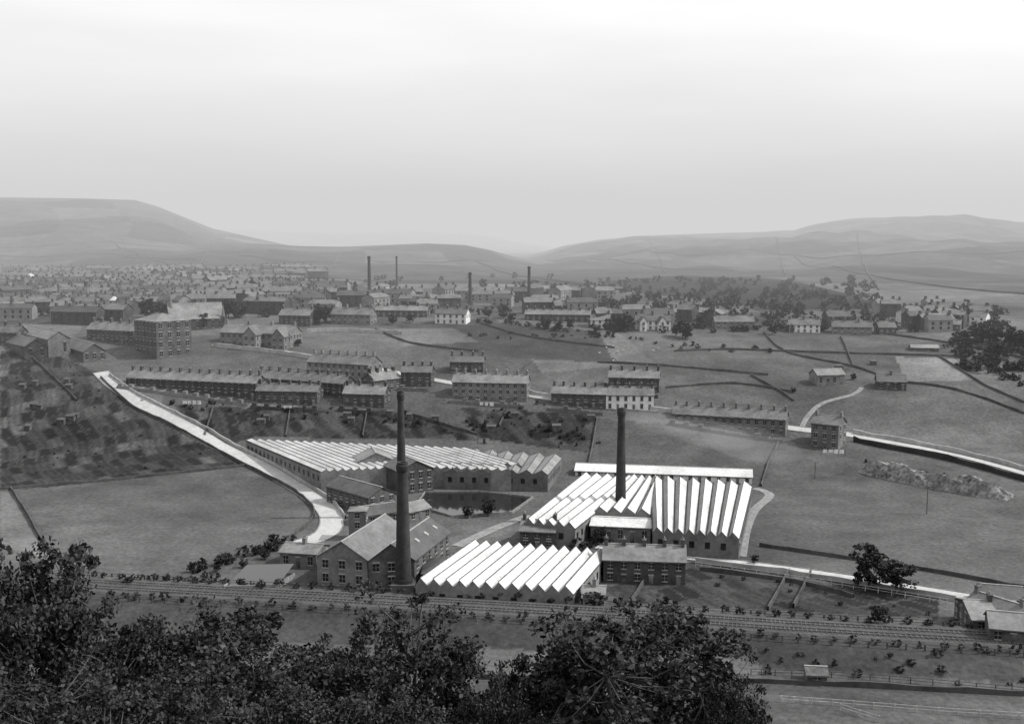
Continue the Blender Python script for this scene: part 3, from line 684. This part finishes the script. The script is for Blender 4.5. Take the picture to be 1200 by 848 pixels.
def merged_bushes(name,pts,smin,smax):
    src=[]
    for m_ in bsh:
        n=len(m_.vertices); co=np.empty(n*3,np.float32); m_.vertices.foreach_get('co',co); li=np.empty(len(m_.loops),np.int32); m_.loops.foreach_get('vertex_index',li)
        st=np.empty(len(m_.polygons),np.int32); m_.polygons.foreach_get('loop_start',st); mi=np.empty(len(m_.polygons),np.int32); m_.polygons.foreach_get('material_index',mi)
        src.append((co.reshape(-1,3),li,st,mi))
    C=[];L_=[];S_=[];MI=[];vo=0;lo=0
    for p in pts:
        co,li,st,mi=random.choice(src); s_=random.uniform(smin,smax); a=random.uniform(0,6.28); c,s2=math.cos(a),math.sin(a)
        q_=co*s_*np.array([1,1,random.uniform(.7,1.2)]); q2=np.stack([q_[:,0]*c-q_[:,1]*s2+p[0],q_[:,0]*s2+q_[:,1]*c+p[1],q_[:,2]+float(h(p[0],p[1]))],1)
        C.append(q2);L_.append(li+vo);S_.append(st+lo);MI.append(mi);vo+=len(co);lo+=len(li)
    me=bpy.data.meshes.new(name);co=np.concatenate(C).astype(np.float32);li=np.concatenate(L_);st=np.concatenate(S_);mi=np.concatenate(MI)
    me.vertices.add(len(co));me.vertices.foreach_set('co',co.ravel());me.loops.add(len(li));me.loops.foreach_set('vertex_index',li.astype(np.int32))
    me.polygons.add(len(st));me.polygons.foreach_set('loop_start',st.astype(np.int32));me.materials.append(M['bark']);me.materials.append(M['leaf_mid']);me.polygons.foreach_set('material_index',mi);me.update(calc_edges=True)
    o=bpy.data.objects.new(name,me);scene.collection.objects.link(o)
pth=smooth_path(RW,3.6); nsn=normals(pth)
merged_bushes('lineside_hedge',[p+n*6.4+rng.normal(size=2)*.3 for p,n in zip(pth,nsn)],.6,.95)
merged_bushes('lineside_hedge',[p-n*7+rng.normal(size=2)*.3 for p,n in zip(pth,nsn)],.6,1.0)
def along(pts,step,jit): return [p+rng.normal(size=2)*jit for p in smooth_path([P(*q_) for q_ in pts],step)]
merged_bushes('scrub',along([(1020,543),(1060,550),(1100,558)],3,1.8),.4,1.0)
merged_bushes('scrub',along([(880,778),(1000,783),(1130,793),(1200,800)],2.2,2.5),.3,.9)
merged_bushes('hedge',along([(230,672),(280,655),(330,638)],1.6,1.5),.8,1.8)
merged_bushes('hedge',along([(150,683),(240,680),(300,690)],2,1),.6,1.2)
merged_bushes('hedge',along([(680,645),(700,640),(690,628)],1.6,1.5),.8,1.6)
merged_bushes('hedge',along([(560,378),(620,382),(720,395)],3,2),.8,1.8)
merged_bushes('hedge',along([(1120,405),(1160,430),(1200,450)],2.5,3),.8,2.0)
merged_bushes('hedge',along([(200,478),(320,482),(470,487)],3,3),.4,1.1)
merged_bushes('hedge',along([(560,395),(700,395),(800,405),(900,412)],4,3),.5,1.3)
merged_bushes('rough_scrub',along([(480,492),(560,500),(680,512)],1.6,5),.3,1.0)
merged_bushes('rough_scrub',along([(580,478),(640,500),(690,520)],1.6,5),.3,.9)
merged_bushes('woodland',[P(random.uniform(1115,1230),random.uniform(392,440))[:2] for i in range(80)],1.2,2.8)
merged_bushes('garden_plants',along([(820,672),(900,684),(980,702),(1100,722)],4,3.5),.3,.7)
merged_bushes('garden_plants',along([(20,430),(80,450),(150,500),(60,540),(180,530)],4,12),.2,.6)
tp=[]
for i in range(170):
    u=random.uniform(700,1030); v=random.uniform(328,362); p=P(u,v)
    if p[1]<1300: tp.append(p[:2])
merged_bushes('distant_woodland',tp,1.5,3.2)
tp=[P(random.uniform(-20,700),random.uniform(325,372))[:2] for i in range(160)]
merged_bushes('distant_town_trees',tp,1.6,3.4)
merged_bushes('distant_town_trees',[P(random.uniform(690,1190),random.uniform(360,390))[:2] for i in range(180)],1.2,3)
for u,v,hp in [(1086,602,34),(955,560,20),(400,560,20),(560,520,18)]:
    p=P(u,v);s_=mpp(p);e=empty('telegraph_pole');a=MB();a.tube((p[0],p[1],p[2]-.5),(p[0],p[1],p[2]+hp*s_),.16,.11,8);a.obj('pole','wood',e)
    a=MB();a.box((p[0]-.9,p[1]-.22,p[2]+hp*s_-.9),(1.8,0,0),(0,.1,0),(0,0,.12));a.obj('crossarm','wood',e)
# ------------------------------------------------------------ haze volume
def volmat(name,dens,glow):
    m=bpy.data.materials.new(name);m.use_nodes=True;nt=m.node_tree;nt.nodes.clear();o=N(nt,'ShaderNodeOutputMaterial')
    ab=N(nt,'ShaderNodeVolumeAbsorption');ab.inputs['Color'].default_value=(0,0,0,1);ab.inputs['Density'].default_value=dens
    em=N(nt,'ShaderNodeEmission');em.inputs['Strength'].default_value=dens*glow;ad=N(nt,'ShaderNodeAddShader')
    nt.links.new(ab.outputs[0],ad.inputs[0]);nt.links.new(em.outputs[0],ad.inputs[1]);nt.links.new(ad.outputs[0],o.inputs['Volume']); return m
def haze(name,lo,hi,dens,glow):
    mb=MB();mb.box(lo,(hi[0]-lo[0],0,0),(0,hi[1]-lo[1],0),(0,0,hi[2]-lo[2])); mb.obj(name,volmat(name,dens,glow))
haze('atmospheric_haze',(-9000,430,-60),(9000,9900,270),.00050,.66)  # veil brightness is the volume's own emission, standing in for scattered daylight
sm=volmat('chimney_smoke',.010,.6)  # smoke puffs glow by emission instead of scattering the sun
for i,(u,v,rx,rz) in enumerate([(745,486,7,2.2),(780,497,12,3.6),(830,508,16,5),(880,520,18,6)]):
    pc=PY(u,v,352+i*6)
    bm=bmesh.new(); bmesh.ops.create_icosphere(bm,subdivisions=3,radius=1); me=bpy.data.meshes.new('chimney_smoke'); bm.to_mesh(me); bm.free(); me.materials.append(sm)
    o=bpy.data.objects.new('chimney_smoke',me); scene.collection.objects.link(o); o.location=pc; o.scale=(rx,rx*.5,rz); o.rotation_euler=(0,.2,0)
# ------------------------------------------------------------ light
w=bpy.data.worlds.new('World');scene.world=w;w.use_nodes=True;nt=w.node_tree;bg=nt.nodes['Background']
EL,AZ=math.radians(45),math.radians(88)
sky=N(nt,'ShaderNodeTexSky');sky.sky_type='NISHITA';sky.sun_disc=False;sky.sun_elevation=EL;sky.sun_rotation=AZ;sky.dust_density=3
bw=N(nt,'ShaderNodeRGBToBW');nt.links.new(sky.outputs[0],bw.inputs[0])
tc_=N(nt,'ShaderNodeTexCoord');mp=N(nt,'ShaderNodeMapping');mp.inputs['Scale'].default_value=(1,1,6);nt.links.new(tc_.outputs['Generated'],mp.inputs[0])
n1=N(nt,'ShaderNodeTexNoise');n1.inputs['Scale'].default_value=3.0;n1.inputs['Detail'].default_value=6;nt.links.new(mp.outputs[0],n1.inputs['Vector'])
mr=N(nt,'ShaderNodeMapRange');mr.inputs[1].default_value=.3;mr.inputs[2].default_value=.7;mr.inputs[3].default_value=.94;mr.inputs[4].default_value=1.06;nt.links.new(n1.outputs[0],mr.inputs[0])
sx=N(nt,'ShaderNodeSeparateXYZ');nt.links.new(tc_.outputs['Generated'],sx.inputs[0])
vr=N(nt,'ShaderNodeMapRange');vr.inputs[1].default_value=0;vr.inputs[2].default_value=.2;vr.inputs[3].default_value=2.7;vr.inputs[4].default_value=6.0;nt.links.new(sx.outputs[2],vr.inputs[0])
ad=N(nt,'ShaderNodeMath',operation='ADD');nt.links.new(bw.outputs[0],ad.inputs[0]);nt.links.new(vr.outputs[0],ad.inputs[1])
mm=N(nt,'ShaderNodeMath',operation='MULTIPLY');nt.links.new(ad.outputs[0],mm.inputs[0]);nt.links.new(mr.outputs[0],mm.inputs[1]);nt.links.new(mm.outputs[0],bg.inputs['Color'])
bg.inputs['Strength'].default_value=.12
sl=bpy.data.lights.new('sun','SUN');sl.energy=3.8;sl.angle=math.radians(.6);sl.color=(1,.995,.985);so=bpy.data.objects.new('sun',sl);scene.collection.objects.link(so)
d=Vector((math.cos(EL)*math.sin(AZ),math.cos(EL)*math.cos(AZ),math.sin(EL)));so.rotation_euler=d.to_track_quat('Z','Y').to_euler()
cam=bpy.data.cameras.new('camera');cam.sensor_width=36;cam.lens=F/1200*36;cam.clip_end=30000;cam.clip_start=.5
co=bpy.data.objects.new('camera',cam);scene.collection.objects.link(co);co.location=(0,0,H);co.rotation_euler=(math.pi/2-pitch,0,0);scene.camera=co
scene.view_settings.view_transform='Standard';scene.view_settings.look='None';scene.view_settings.exposure=0
